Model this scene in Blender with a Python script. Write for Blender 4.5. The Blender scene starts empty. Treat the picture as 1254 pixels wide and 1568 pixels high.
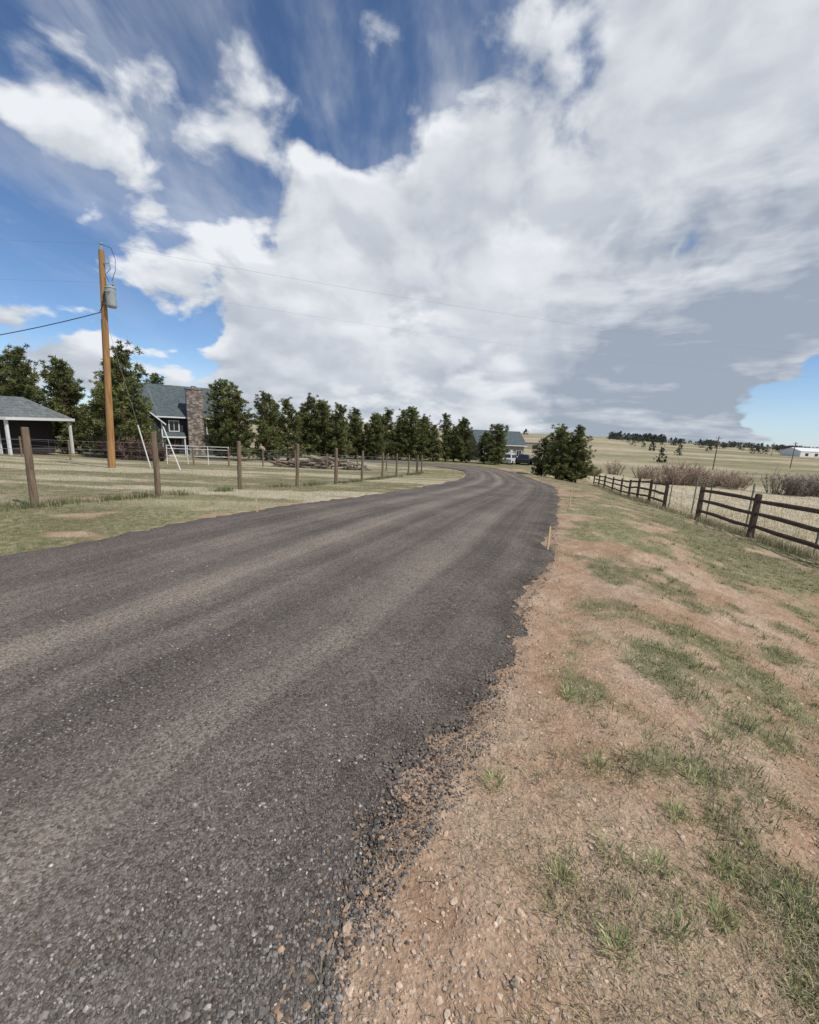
import bpy, math, random
import numpy as np
from mathutils import Vector, Matrix
random.seed(3)
R = np.random.default_rng(7)
scene = bpy.context.scene
scene.view_settings.view_transform = 'Standard'
scene.view_settings.look = 'None'
scene.view_settings.exposure = 0

# ------------------------------------------------------------------ helpers
def link(o, parent=None):
    scene.collection.objects.link(o)
    if parent: o.parent = parent
    return o

def hash2(ix, iy, s):
    h = (ix.astype(np.int64)*374761393 + iy.astype(np.int64)*668265263 + s*1442695041) & 0xffffffff
    h = ((h ^ (h >> 13))*1274126177) & 0xffffffff
    h = (h ^ (h >> 16)) & 0xffffff
    return h/float(0xffffff)
def vnoise(x, y, s=0):
    x = np.asarray(x, float); y = np.asarray(y, float)
    ix = np.floor(x); iy = np.floor(y); fx = x-ix; fy = y-iy
    fx = fx*fx*(3-2*fx); fy = fy*fy*(3-2*fy)
    a = hash2(ix, iy, s); b = hash2(ix+1, iy, s); c = hash2(ix, iy+1, s); d = hash2(ix+1, iy+1, s)
    return (a*(1-fx)+b*fx)*(1-fy)+(c*(1-fx)+d*fx)*fy
def fbm(x, y, s=0, o=4):
    t = 0; a = .5; n = 0
    for i in range(o):
        t = t+a*vnoise(x*2**i+i*17.3, y*2**i-i*9.1, s+i); n += a; a *= .5
    return t/n
def sstep(a, b, x):
    t = np.clip((np.asarray(x, float)-a)/(b-a), 0, 1); return t*t*(3-2*t)

def tri_mesh(name, verts, tris, mats, colors=None, matidx=None, smooth=False):
    verts = np.asarray(verts, np.float32); tris = np.asarray(tris, np.int32)
    me = bpy.data.meshes.new(name)
    me.vertices.add(len(verts)); me.vertices.foreach_set('co', verts.ravel())
    me.loops.add(len(tris)*3); me.loops.foreach_set('vertex_index', tris.ravel())
    me.polygons.add(len(tris)); me.polygons.foreach_set('loop_start', np.arange(0, len(tris)*3, 3, dtype=np.int32))
    if matidx is not None: me.polygons.foreach_set('material_index', np.asarray(matidx, np.int32))
    me.polygons.foreach_set('use_smooth', np.full(len(tris), smooth))
    me.update(calc_edges=True)
    if colors is not None:
        ca = me.color_attributes.new('Col', 'FLOAT_COLOR', 'POINT')
        c = np.ones((len(verts), 4), np.float32); c[:, :3] = colors
        ca.data.foreach_set('color', c.ravel())
    for m in mats: me.materials.append(m)
    return me

class MB:
    def __init__(s): s.v = []; s.f = []; s.m = []
    def poly(s, pts, m=0):
        b = len(s.v); s.v += [tuple(p) for p in pts]; s.f.append(list(range(b, b+len(pts)))); s.m.append(m)
    def box(s, c, d, rz=0, m=0, taper=1.0):
        b = len(s.v); cr, sr = math.cos(rz), math.sin(rz)
        for z in (-.5, .5):
            k = 1 if z < 0 else taper
            for x, y in ((-.5, -.5), (.5, -.5), (.5, .5), (-.5, .5)):
                X, Y = x*d[0]*k, y*d[1]*k
                s.v.append((c[0]+X*cr-Y*sr, c[1]+X*sr+Y*cr, c[2]+z*d[2]))
        for f in ((3, 2, 1, 0), (4, 5, 6, 7), (0, 1, 5, 4), (1, 2, 6, 5), (2, 3, 7, 6), (3, 0, 4, 7)):
            s.f.append([b+i for i in f]); s.m.append(m)
    def tube(s, p0, p1, r0, r1=None, n=8, m=0, cap=True, flat=None):
        if r1 is None: r1 = r0
        p0 = Vector(p0); p1 = Vector(p1); d = (p1-p0).normalized()
        a = d.orthogonal().normalized() if abs(d.z) > .95 else d.cross(Vector((0, 0, 1))).normalized()
        c = a.cross(d); b = len(s.v)
        fl = flat or 1
        for p, r in ((p0, r0), (p1, r1)):
            for i in range(n):
                t = 2*math.pi*(i+.5)/n
                s.v.append(tuple(p+a*math.cos(t)*r*fl+c*math.sin(t)*r))
        for i in range(n):
            j = (i+1) % n; s.f.append([b+i, b+j, b+n+j, b+n+i]); s.m.append(m)
        if cap:
            s.f.append([b+i for i in range(n)][::-1]); s.m.append(m)
            s.f.append([b+n+i for i in range(n)]); s.m.append(m)
    def path(s, pts, r, n=4, m=0):
        for a, b in zip(pts[:-1], pts[1:]): s.tube(a, b, r, r, n, m, False)
    def mesh(s, name, mats):
        me = bpy.data.meshes.new(name); me.from_pydata(s.v, [], s.f)
        for m in mats: me.materials.append(m)
        me.polygons.foreach_set('material_index', s.m); me.update(); return me
    def obj(s, name, mats, parent=None, loc=None, rz=0):
        o = bpy.data.objects.new(name, s.mesh(name, mats))
        if loc is not None: o.location = loc
        o.rotation_euler[2] = rz
        return link(o, parent)
def empty(name, loc, rz=0):
    o = bpy.data.objects.new(name, None); o.location = loc; o.rotation_euler[2] = rz; o.empty_display_size = .3
    return link(o)

# ------------------------------------------------------------------ materials
class NT:
    def __init__(s, nt): s.nt = nt; s.n = nt.nodes; s.l = nt.links
    def put(s, sock, v):
        if isinstance(v, bpy.types.NodeSocket): s.l.new(v, sock)
        elif v is not None:
            if isinstance(v, (tuple, list)) and len(v) == 3 and sock.type == 'RGBA': v = (*v, 1)
            sock.default_value = v
    def math(s, op, a, b=None, c=None, clamp=False):
        n = s.n.new('ShaderNodeMath'); n.operation = op; n.use_clamp = clamp
        for i, v in enumerate((a, b, c)):
            if v is not None: s.put(n.inputs[i], v)
        return n.outputs[0]
    def vmath(s, op, a, b=None):
        n = s.n.new('ShaderNodeVectorMath'); n.operation = op
        s.put(n.inputs[0], a)
        if b is not None:
            s.put(n.inputs['Scale'] if op == 'SCALE' else n.inputs[1], b)
        return n.outputs['Value'] if op in ('DOT_PRODUCT', 'LENGTH') else n.outputs[0]
    def noise(s, vec, scale, detail=4, rough=.55, dist=0, out='Fac'):
        n = s.n.new('ShaderNodeTexNoise'); s.put(n.inputs['Vector'], vec)
        n.inputs['Scale'].default_value = scale; n.inputs['Detail'].default_value = detail
        n.inputs['Roughness'].default_value = rough; n.inputs['Distortion'].default_value = dist
        return n.outputs[out]
    def voro(s, vec, scale, out='Distance', rnd=1):
        n = s.n.new('ShaderNodeTexVoronoi'); s.put(n.inputs['Vector'], vec); n.inputs['Scale'].default_value = scale
        n.inputs['Randomness'].default_value = rnd
        return n.outputs[out]
    def mapr(s, v, a, b, c=0, d=1, smooth=True):
        n = s.n.new('ShaderNodeMapRange'); n.interpolation_type = 'SMOOTHSTEP' if smooth else 'LINEAR'
        s.put(n.inputs[0], v)
        for i, x in enumerate((a, b, c, d)): s.put(n.inputs[i+1], x)
        return n.outputs[0]
    def mix(s, f, a, b, mode='MIX'):
        n = s.n.new('ShaderNodeMix'); n.data_type = 'RGBA'; n.blend_type = mode; n.clamp_factor = True
        s.put(n.inputs['Factor'], f); s.put(n.inputs['A'], a); s.put(n.inputs['B'], b)
        return [o for o in n.outputs if o.type == 'RGBA'][0]
    def scalec(s, col, f):
        n = s.n.new('ShaderNodeVectorMath'); n.operation = 'SCALE'; s.put(n.inputs[0], col); s.put(n.inputs['Scale'], f)
        return n.outputs[0]
    def attr(s, name, out='Color'):
        n = s.n.new('ShaderNodeAttribute'); n.attribute_name = name; return n.outputs[out]
    def obj(s):
        n = s.n.new('ShaderNodeTexCoord'); return n.outputs['Object']
    def mapping(s, vec, scale=(1, 1, 1)):
        n = s.n.new('ShaderNodeMapping'); s.put(n.inputs[0], vec); n.inputs['Scale'].default_value = scale
        return n.outputs[0]
    def sep(s, v):
        n = s.n.new('ShaderNodeSeparateXYZ'); s.put(n.inputs[0], v); return n.outputs
    def comb(s, x, y, z):
        n = s.n.new('ShaderNodeCombineXYZ')
        for i, v in enumerate((x, y, z)): s.put(n.inputs[i], v)
        return n.outputs[0]
    def bump(s, h, strength=.5, dist=.02):
        n = s.n.new('ShaderNodeBump'); s.put(n.inputs['Height'], h)
        n.inputs['Strength'].default_value = strength; n.inputs['Distance'].default_value = dist
        return n.outputs[0]
def newmat(name):
    m = bpy.data.materials.new(name); m.use_nodes = True
    t = NT(m.node_tree); b = m.node_tree.nodes['Principled BSDF']
    b.inputs['Specular IOR Level'].default_value = .2
    return m, t, b
def basic(name, col, rough=.8, var=.25, scale=6, bump=.2, stretch=(1, 1, 1), metal=0, bd=.01, spec=.2):
    m, t, b = newmat(name)
    v = t.mapping(t.obj(), stretch)
    n = t.noise(v, scale, 6, .6)
    t.put(b.inputs['Base Color'], t.scalec(tuple(col), t.mapr(n, .25, .75, 1-var, 1+var, False)))
    b.inputs['Roughness'].default_value = rough; b.inputs['Metallic'].default_value = metal
    b.inputs['Specular IOR Level'].default_value = spec
    if bump: t.put(b.inputs['Normal'], t.bump(n, bump, bd))
    return m

M_post = basic('weathered_post_wood', (.18, .13, .09), .85, .6, 30, .6, (1, 1, .08))
M_rail = basic('stained_rail_wood', (.09, .062, .05), .85, .5, 14, .6, (1, 1, 1))
M_pole = basic('treated_pole_wood', (.34, .185, .075), .8, .45, 16, .5, (1, 1, .05))
M_wire = basic('galvanised_wire', (.3, .3, .3), .5, .1, 5, 0, metal=.5)
M_black = basic('black_cable', (.03, .03, .033), .6, .1, 5, 0)
M_tpost = basic('steel_t_post', (.1, .12, .1), .6, .3, 9, 0)
M_grey = basic('transformer_paint', (.3, .33, .33), .45, .15, 5, 0)
M_white = basic('white_trim_paint', (.7, .7, .68), .6, .08, 5, 0)
M_siding = basic('dark_grey_siding', (.04, .046, .052), .7, .2, 8, .4, (.05, .05, 3))
M_shedwall = basic('charcoal_siding', (.04, .035, .035), .75, .2, 8, .4, (3, 3, .05))
M_tan = basic('tan_siding', (.33, .28, .21), .7, .15, 8, .2)
M_stake = basic('raw_stake_wood', (.5, .38, .24), .8, .2, 20, .2)
M_tyre = basic('tyre_rubber', (.02, .02, .02), .8, .1, 5, 0)

def shingle(name, c):
    m, t, b = newmat(name)
    o = t.obj(); s = t.sep(o)
    row = t.math('FRACT', t.math('MULTIPLY', s[2], 5.5))
    n = t.noise(o, 3.5, 5, .6); v = t.voro(t.mapping(o, (3, 3, 5)), 1, 'Color')
    vs = t.sep(v)
    k = t.math('ADD', t.mapr(n, .3, .7, .75, 1.2), t.math('MULTIPLY', vs[0], .25))
    k = t.math('MULTIPLY', k, t.mapr(row, 0, .25, .65, 1))
    t.put(b.inputs['Base Color'], t.scalec(c, k)); b.inputs['Roughness'].default_value = .9
    return m
M_roof = shingle('asphalt_shingles', (.085, .105, .11))
M_roof2 = shingle('grey_shingles', (.14, .155, .155))

m, t, b = newmat('stone_masonry'); o_ = t.obj()
vc = t.sep(t.voro(t.mapping(o_, (3.2, 3.2, 5)), 1, 'Color'))
vd = t.voro(t.mapping(o_, (3.2, 3.2, 5)), 1, 'Distance')
c = t.mix(vc[0], (.15, .11, .085), (.40, .33, .27)); c = t.mix(t.mapr(vd, .45, .7), c, (.12, .11, .1))
t.put(b.inputs['Base Color'], c); t.put(b.inputs['Normal'], t.bump(vd, -.6, .05)); M_stone = m

m, t, b = newmat('window_glass'); t.put(b.inputs['Base Color'], (.02, .025, .03)); b.inputs['Roughness'].default_value = .08
b.inputs['Specular IOR Level'].default_value = .6; M_glass = m
def paint(name, c):
    m, t, b = newmat(name); t.put(b.inputs['Base Color'], c); b.inputs['Roughness'].default_value = .3
    b.inputs['Coat Weight'].default_value = .5; return m
M_carw = paint('white_car_paint', (.65, .65, .66)); M_card = paint('dark_car_paint', (.03, .035, .045)); M_carr = paint('silver_car_paint', (.3, .32, .34))

def vcol(name, rough=.9, spec=.15, trans=0, bumps=None):
    m, t, b = newmat(name)
    c = t.attr('Col')
    if bumps:
        n = t.noise(t.obj(), bumps, 2); c = t.scalec(c, t.mapr(n, .3, .7, .75, 1.25, False))
    t.put(b.inputs['Base Color'], c); b.inputs['Roughness'].default_value = rough; b.inputs['Specular IOR Level'].default_value = spec
    if trans:
        tr = t.n.new('ShaderNodeBsdfTranslucent'); t.put(tr.inputs[0], c)
        mx = t.n.new('ShaderNodeMixShader'); mx.inputs[0].default_value = trans
        out = [n for n in t.n if n.type == 'OUTPUT_MATERIAL'][0]
        t.l.new(b.outputs[0], mx.inputs[1]); t.l.new(tr.outputs[0], mx.inputs[2]); t.l.new(mx.outputs[0], out.inputs[0])
    return m
M_needles = vcol('pine_needles', .7, .2, .25)
M_bark = basic('pine_bark', (.14, .085, .06), .95, .4, 8, .5, (1, 1, .3))
M_grass = vcol('grass_blades', .85, .1, .2)
M_stoneb = vcol('gravel_stone', .9, .1, 0, 90)
M_twig = vcol('bare_twigs', .9, .1)

# ------------------------------------------------------------------ terrain function
Dy = np.array([-80, 0, 6, 8, 10, 13.5, 16, 22, 30, 43, 63, 80, 110, 160, 240, 350, 480, 620, 800, 1200, 3500.])
Dv = np.array([1.6, 1.6, 1.6, 1.66, 1.8, 2.08, 2.3, 2.75, 3.3, 4.0, 4.85, 5.35, 5.9, 6.0, 5.0, 3.0, .6, -1.5, -1.8, 12, 40.])
def pchip(xk, yk, x):
    h = np.diff(xk); dl = np.diff(yk)/h; d = np.zeros_like(yk)
    for i in range(1, len(xk)-1):
        if dl[i-1]*dl[i] > 0:
            w1 = 2*h[i]+h[i-1]; w2 = h[i]+2*h[i-1]; d[i] = (w1+w2)/(w1/dl[i-1]+w2/dl[i])
    x = np.clip(x, xk[0], xk[-1]); i = np.clip(np.searchsorted(xk, x)-1, 0, len(xk)-2)
    tt = (x-xk[i])/h[i]; t2 = tt*tt; t3 = t2*tt
    return (2*t3-3*t2+1)*yk[i]+(t3-2*t2+tt)*h[i]*d[i]+(-2*t3+3*t2)*yk[i+1]+(t3-t2)*h[i]*d[i+1]
XRy = np.array([-10, -5, -1, .81, 1.31, 2.22, 3.32, 5.34, 7.6, 12.2, 19.5, 29.5, 43, 55, 66, 100, 3000.])
XRx = np.array([-4, -2.3, -1, -.29, -.11, .5, 1.03, 1.95, 2.77, 4.57, 7.1, 9.0, 10.3, 17, 23, 28, 60.])
def H(x, y):
    x = np.asarray(x, float); y = np.asarray(y, float)
    z = 1.6-pchip(Dy, Dv, y)
    e = x-np.interp(y, XRy, XRx)-1.0
    e = np.where(e > 0, e, 0); e = 2.1*(1-np.exp(-.185*e/2.1*(e/(e+.5))))
    z = z-e
    br = np.clip(x/np.maximum(y, 1)-.37, 0, .8)
    z = z-sstep(150, 600, y)*br*13
    z = z+sstep(60, 200, y)*(fbm(x/120, y/90, 5, 3)-.5)*2.2
    z = z-.25*sstep(4, 30, np.abs(x+3))*(fbm(x/9, y/9, 9, 2)-.5)*2*sstep(6, 20, y)
    return z
def Hs(x, y): return float(H(x, y))

# ------------------------------------------------------------------ road ribbon
LR = [((-9.6, -9), (-4.6, -10)), ((-7.4, -5), (-2.3, -5.4)), ((-6.2, -1), (-1.0, -1.4)), ((-5.45, 1.6), (-.38, .4)), ((-5.0, 3.0), (.1, 1.62)),
      ((-4.51, 4.3), (.68, 2.5)), ((-3.88, 5.6), (1.15, 3.6)), ((-2.81, 7.8), (1.98, 5.4)), ((-1.24, 11.3), (3.5, 9.6)), ((.58, 17.2), (5.7, 15.6)),
      ((2.78, 24.5), (7.9, 23)), ((4.4, 33), (9.3, 32.3)), ((4.9, 40), (10.3, 43)), ((3.8, 45), (9.0, 51)), ((.5, 48.3), (4.0, 55)), ((-7, 50), (-6, 57)), ((-18, 51.5), (-18, 58.5))]
def crom(P, steps):
    P = np.array(P, float); P = np.vstack([2*P[0]-P[1], P, 2*P[-1]-P[-2]]); out = []
    for i in range(1, len(P)-2):
        n = steps[i-1]; tt = np.arange(n)/n
        a, b, c, d = P[i-1:i+3]
        out.append(.5*((2*b)+np.outer(tt, c-a)+np.outer(tt**2, 2*a-5*b+4*c-d)+np.outer(tt**3, -a+3*b-3*c+d)))
    out.append(P[-2][None]); return np.vstack(out)
st = [14, 14, 60, 60, 60, 50, 50, 60, 80, 60, 50, 40, 30, 20, 16, 12]
Lc = crom([a for a, b in LR], st); Rc = crom([b for a, b in LR], st)
nS = len(Lc)
mid = (Lc+Rc)/2; arc = np.concatenate([[0], np.cumsum(np.linalg.norm(np.diff(mid, axis=0), axis=1))])
def ragged(a, s): return (fbm(a*1.1, a*0+3.3, s, 5)-.5)*.40+(vnoise(a*9, a*0, s+8)-.5)*.14
us = np.concatenate([[0, .012], np.linspace(.03, .97, 40), [.988, 1]])
RUTS = (.36, .56, .69, .84)
def road_micro(x, y, u):
    z = .012+.02*np.sin(np.clip(u, 0, 1)*math.pi)+(fbm(x*2.2, y*2.2, 77, 4)-.5)*.03
    for c0 in RUTS: z = z-.008*np.exp(-((u-c0)/.035)**2)
    return z
V = []; UV = []
for i in range(nS):
    dl = Rc[i]-Lc[i]; w = np.linalg.norm(dl); e = dl/w
    A = Lc[i]+e*ragged(arc[i], 40); B = Rc[i]+e*ragged(arc[i], 60)
    P = A[None]+np.outer(us, B-A)
    far = min(1, max(0, arc[i]-25)/30)
    z = H(P[:, 0], P[:, 1])+road_micro(P[:, 0], P[:, 1], us)+.01*far
    z[[0, -1]] -= .05; z[[1, -2]] -= .006
    # texture coordinate measured from the smooth (un-ragged) edges so wheel tracks run true
    uf = ((P-Lc[i])@e)/w
    for k in range(len(us)): V.append((P[k, 0], P[k, 1], z[k])); UV.append((uf[k], arc[i], us[k]))
V = np.array(V); UV = np.array(UV); K = len(us)
ii, kk = np.meshgrid(np.arange(nS-1), np.arange(K-1), indexing='ij'); q = (ii*K+kk).ravel()
T = np.vstack([np.stack([q, q+1, q+K+1], 1), np.stack([q, q+K+1, q+K], 1)])
def rdfrac(x, y):
    x = np.atleast_1d(x).astype(float); y = np.atleast_1d(y).astype(float); out = np.full(x.shape, 9.)
    sub = slice(0, nS, 4); Ls = Lc[sub]; Rs = Rc[sub]; Ms = (Ls+Rs)/2
    for a in range(0, len(x), 20000):
        X = x[a:a+20000]; Y = y[a:a+20000]
        d2 = (X[:, None]-Ms[None, :, 0])**2+(Y[:, None]-Ms[None, :, 1])**2
        j = np.argmin(d2, 1); dl = Rs[j]-Ls[j]; w2 = (dl**2).sum(1)
        f = ((X-Ls[j, 0])*dl[:, 0]+(Y-Ls[j, 1])*dl[:, 1])/w2
        f = np.where(np.sqrt(d2[np.arange(len(X)), j]) > 12, np.where(f > .5, 4, -4), f)
        out[a:a+20000] = f
    return out

m, t, b = newmat('asphalt_millings'); M_road = m
o_ = t.obj(); uvn = t.attr('RUV', 'Vector'); s = t.sep(uvn)
wob = t.noise(t.comb(0.0, s[1], 0.0), .09, 2)
uw = t.math('ADD', s[0], t.math('MULTIPLY', t.math('SUBTRACT', wob, .5), .03))
streak = t.noise(t.comb(t.math('MULTIPLY', uw, 9), t.math('MULTIPLY', s[1], .045), 0.0), 1, 3, .5)
streak2 = t.noise(t.comb(t.math('MULTIPLY', uw, 42), t.math('MULTIPLY', s[1], .10), 2.0), 1, 3, .6)
def band(c0, w): return t.mapr(t.math('ABSOLUTE', t.math('SUBTRACT', uw, c0)), 0, w, 1, 0)
bands = t.math('MAXIMUM', t.math('MAXIMUM', band(.47, .08), t.math('MULTIPLY', band(.27, .07), .7)), t.math('MULTIPLY', band(.765, .06), .6))
blot = t.noise(o_, .7, 5, .6)
fade = t.mapr(t.noise(o_, .35, 3), .3, .6, .45, 1)
k = t.math('ADD', t.math('MULTIPLY', t.math('MULTIPLY', bands, fade), .65), t.mapr(streak, .3, .7, -.12, .22))
k = t.math('ADD', k, t.mapr(blot, .3, .7, -.16, .18))
k = t.math('ADD', k, t.mapr(streak2, .35, .65, -.12, .12))
base = t.mix(t.math('ADD', k, .2, clamp=True), (.112, .097, .086), (.26, .217, .178))
dk = t.math('MAXIMUM', t.math('MAXIMUM', band(.56, .03), band(.385, .028)), t.math('MULTIPLY', band(.68, .035), .6))
dk = t.math('MULTIPLY', dk, t.mapr(t.noise(o_, 1.1, 4), .35, .6, .25, 1))
base = t.mix(t.math('MULTIPLY', dk, .5), base, (.08, .068, .06))
lug = t.math('MULTIPLY', t.math('SINE', t.math('ADD', t.math('MULTIPLY', s[1], 48), t.math('MULTIPLY', t.math('ABSOLUTE', t.math('SUBTRACT', uw, .87)), 260))), band(.87, .035))
base = t.scalec(base, t.math('SUBTRACT', 1, t.math('MULTIPLY', lug, .10)))
edge = t.mapr(s[2], .88, .985)
base = t.mix(t.math('MULTIPLY', edge, t.mapr(t.noise(o_, 2.5, 3), .35, .65, .1, .7)), base, (.07, .056, .047))
v1 = t.sep(t.voro(o_, 105, 'Color')); d1 = t.voro(o_, 105)
base = t.scalec(base, t.mapr(v1[0], .05, .95, .58, 1.45, False))
wh = t.math('GREATER_THAN', v1[2], .97)
base = t.mix(t.math('MULTIPLY', wh, t.mapr(d1, .25, .45, .5, 0)), base, (.42, .38, .33))
t.put(b.inputs['Base Color'], base); b.inputs['Roughness'].default_value = .95; b.inputs['Specular IOR Level'].default_value = .1
hgt = t.math('ADD', t.math('MULTIPLY', d1, -.8), t.math('ADD', t.math('MULTIPLY', t.noise(o_, 28, 5, .7), 1.3), t.math('MULTIPLY', lug, .3)))
t.put(b.inputs['Normal'], t.bump(hgt, .7, .014))
me = tri_mesh('gravel_road', V, T, [M_road], smooth=True)
at = me.attributes.new('RUV', 'FLOAT_VECTOR', 'POINT'); at.data.foreach_set('vector', UV.astype(np.float32).ravel())
link(bpy.data.objects.new('gravel_road', me))

# ------------------------------------------------------------------ ground sheet
FY = [-20, 2, 4.8, 7.5, 10.2, 13, 15.8, 23.7, 34.3, 41, 60, 75]; FX = [5, 6.8, 7.4, 8.0, 8.7, 9.35, 9.9, 12.7, 16.3, 18.2, 24, 30]
def drx(x, y): return x-np.interp(y, XRy, XRx)
def grassp(x, y, f):
    """probability of grass cover"""
    d = drx(x, y); p = .5+.75*(fbm(x*1.1, y*1.1, 31, 4)-.5)+.85*(fbm(x*3.4, y*3.4, 33, 4)-.5)
    rt = .07+.24*sstep(1.4, 3.2, y)+.36*sstep(3.2, 9, y)+.14*sstep(.5, 2.2, d)-.40*(1-sstep(.05, .5, d))-.14*(1-sstep(.3, .9, d))*(1-.6*sstep(5, 10, y))
    lf = .92-.55*(1-sstep(0, .035, -f))
    return np.clip(np.where(f < .5, lf, rt)+(p-.5)*2.3+.02, 0, 1)
def grow(start, step, end, g):
    out = []; x = start
    while abs(x) < abs(end): step *= g; x += step*(1 if end > start else -1); out.append(x)
    return out
xs = list(np.arange(-1.5, 5, .05)); xs += list(np.arange(5, 13, .16)); xs += grow(xs[-1], .16, 2600, 1.055)
xs = grow(-9, .18, -2600, 1.06)[::-1]+list(np.arange(-9, -1.5, .18))+xs
ys = list(np.arange(.2, 6, .05))+list(np.arange(6, 22, .17))+list(np.arange(22, 62, .5)); ys += grow(ys[-1], .5, 3400, 1.045)
ys = grow(.2, .1, -70, 1.15)[::-1]+ys
xs = np.array(xs); ys = np.array(ys)
GX, GY = np.meshgrid(xs, ys); gx = GX.ravel(); gy = GY.ravel()
fr = np.full(gx.shape, 9.0); fr[gx < 0] = -9; nearm = (gx > -30) & (gx < 20) & (gy > -12) & (gy < 66)
fr[nearm] = rdfrac(gx[nearm], gy[nearm])
inr = sstep(-.01, .04, fr)*(1-sstep(.96, 1.01, fr))*(nearm)
def soilbump(x, y):
    b_ = (fbm(x*3.3, y*3.3, 11, 4)-.5)*.06+(fbm(x*14, y*14, 12, 2)-.5)*.018
    d = drx(x, y); lug = np.sin((y*1.0-x*.7)*42)*.5+.5
    b_ = b_-.014*np.exp(-((d-.45-.1*np.sin(y))/.14)**2)*lug*(y > 1.4)*(y < 6)
    return b_*(1-sstep(12, 25, y))
gz = H(gx, gy)+soilbump(gx, gy)*(1-inr)-inr*(.03+.001*np.clip(gy, 0, 80))
Z = np.zeros((len(gx), 3))
gp_ = grassp(gx, gy, fr)
Z[:, 0] = np.where(gy > 50, .85, gp_)
fenx = np.interp(gy, FY, FX)
Z[:, 1] = sstep(.1, 1.2, gx-fenx)*(1-sstep(58, 75, gy))
Z[:, 1] = np.maximum(Z[:, 1], .85*sstep(.49, .61, fbm(gx/5, gy/1.5, 21, 4))*(fr < 0)*(gx < 4)*sstep(7.5, 10.5, gy-gx*.25)*(1-sstep(50, 60, gy)))
Z[:, 2] = sstep(65, 90, gy)
nx = len(xs)
ii, kk = np.meshgrid(np.arange(len(ys)-1), np.arange(nx-1), indexing='ij'); q = (ii*nx+kk).ravel()
T = np.vstack([np.stack([q, q+1, q+nx+1], 1), np.stack([q, q+nx+1, q+nx], 1)])
m, t, b = newmat('dirt_and_grass_ground'); M_gr = m
o_ = t.obj(); zz = t.sep(t.attr('Zone', 'Vector'))
n1 = t.noise(o_, 1.3, 5, .65); n2 = t.noise(o_, 9, 5, .7); n3 = t.noise(o_, 45, 4, .7)
dirt = t.mix(t.mapr(n1, .35, .65), (.45, .33, .235), (.345, .222, .142))
dirt = t.scalec(dirt, t.mapr(n2, .3, .7, .78, 1.2, False))
peb = t.sep(t.voro(o_, 60, 'Color')); pd = t.voro(o_, 60)
dirt = t.mix(t.math('MULTIPLY', t.math('GREATER_THAN', peb[0], .86), t.mapr(pd, .2, .4, .6, 0)), dirt, (.55, .44, .35))
gcol = t.mix(t.mapr(n2, .40, .64), (.13, .15, .068), (.28, .25, .145))
gcol = t.scalec(gcol, t.mapr(t.noise(o_, .35, 3), .4, .65, .82, 1.2))
cov = t.math('ADD', t.math('ADD', t.math('MULTIPLY', t.math('SUBTRACT', n1, .5), .5), t.math('MULTIPLY', t.math('SUBTRACT', n2, .5), .9)), t.math('SUBTRACT', zz[0], .48))
c = t.mix(t.mapr(cov, -.25, .25, 0, .85), dirt, gcol)
straw = t.mix(t.mapr(n2, .35, .65), (.56, .49, .36), (.42, .36, .24))
straw = t.mix(t.mapr(n1, .5, .7, 0, .5), straw, (.27, .25, .14))
c = t.mix(t.math('MULTIPLY', zz[1], t.mapr(n3, .2, .5, .7, 1)), c, straw)
hb = t.noise(t.mapping(o_, (.006, .022, 0)), 1, 5, .6)
hill = t.mix(t.mapr(hb, .38, .62), (.24, .215, .125), (.44, .37, .25))
hill = t.scalec(hill, t.mapr(t.noise(o_, .25, 5, .7), .3, .7, .72, 1.2, False))
c = t.mix(zz[2], c, hill)
c = t.scalec(c, t.mapr(n3, .25, .75, .72, 1.28, False))
t.put(b.inputs['Base Color'], c); b.inputs['Roughness'].default_value = .95; b.inputs['Specular IOR Level'].default_value = .08
hg = t.math('ADD', t.math('MULTIPLY', n3, .5), t.math('ADD', t.math('MULTIPLY', n2, .9), t.math('MULTIPLY', pd, -.2)))
t.put(b.inputs['Normal'], t.bump(hg, .75, .035))
me = tri_mesh('ground', np.stack([gx, gy, gz], 1), T, [M_gr], smooth=True)
at = me.attributes.new('Zone', 'FLOAT_VECTOR', 'POINT'); at.data.foreach_set('vector', Z.astype(np.float32).ravel())
link(bpy.data.objects.new('ground', me))

# ------------------------------------------------------------------ stones
def ico():
    p = (1+5**.5)/2
    v = np.array([(-1, p, 0), (1, p, 0), (-1, -p, 0), (1, -p, 0), (0, -1, p), (0, 1, p), (0, -1, -p), (0, 1, -p), (p, 0, -1), (p, 0, 1), (-p, 0, -1), (-p, 0, 1)], float)
    v /= np.linalg.norm(v[0])
    f = np.array([(0, 11, 5), (0, 5, 1), (0, 1, 7), (0, 7, 10), (0, 10, 11), (1, 5, 9), (5, 11, 4), (11, 10, 2), (10, 7, 6), (7, 1, 8), (3, 9, 4), (3, 4, 2), (3, 2, 6), (3, 6, 8), (3, 8, 9), (4, 9, 5), (2, 4, 11), (6, 2, 10), (8, 6, 7), (9, 8, 1)])
    return v, f
octv = np.array([(1, 0, 0), (-1, 0, 0), (0, 1, 0), (0, -1, 0), (0, 0, 1), (0, 0, -1.)]); octf = np.array([(0, 2, 4), (2, 1, 4), (1, 3, 4), (3, 0, 4), (2, 0, 5), (1, 2, 5), (3, 1, 5), (0, 3, 5)])
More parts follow.
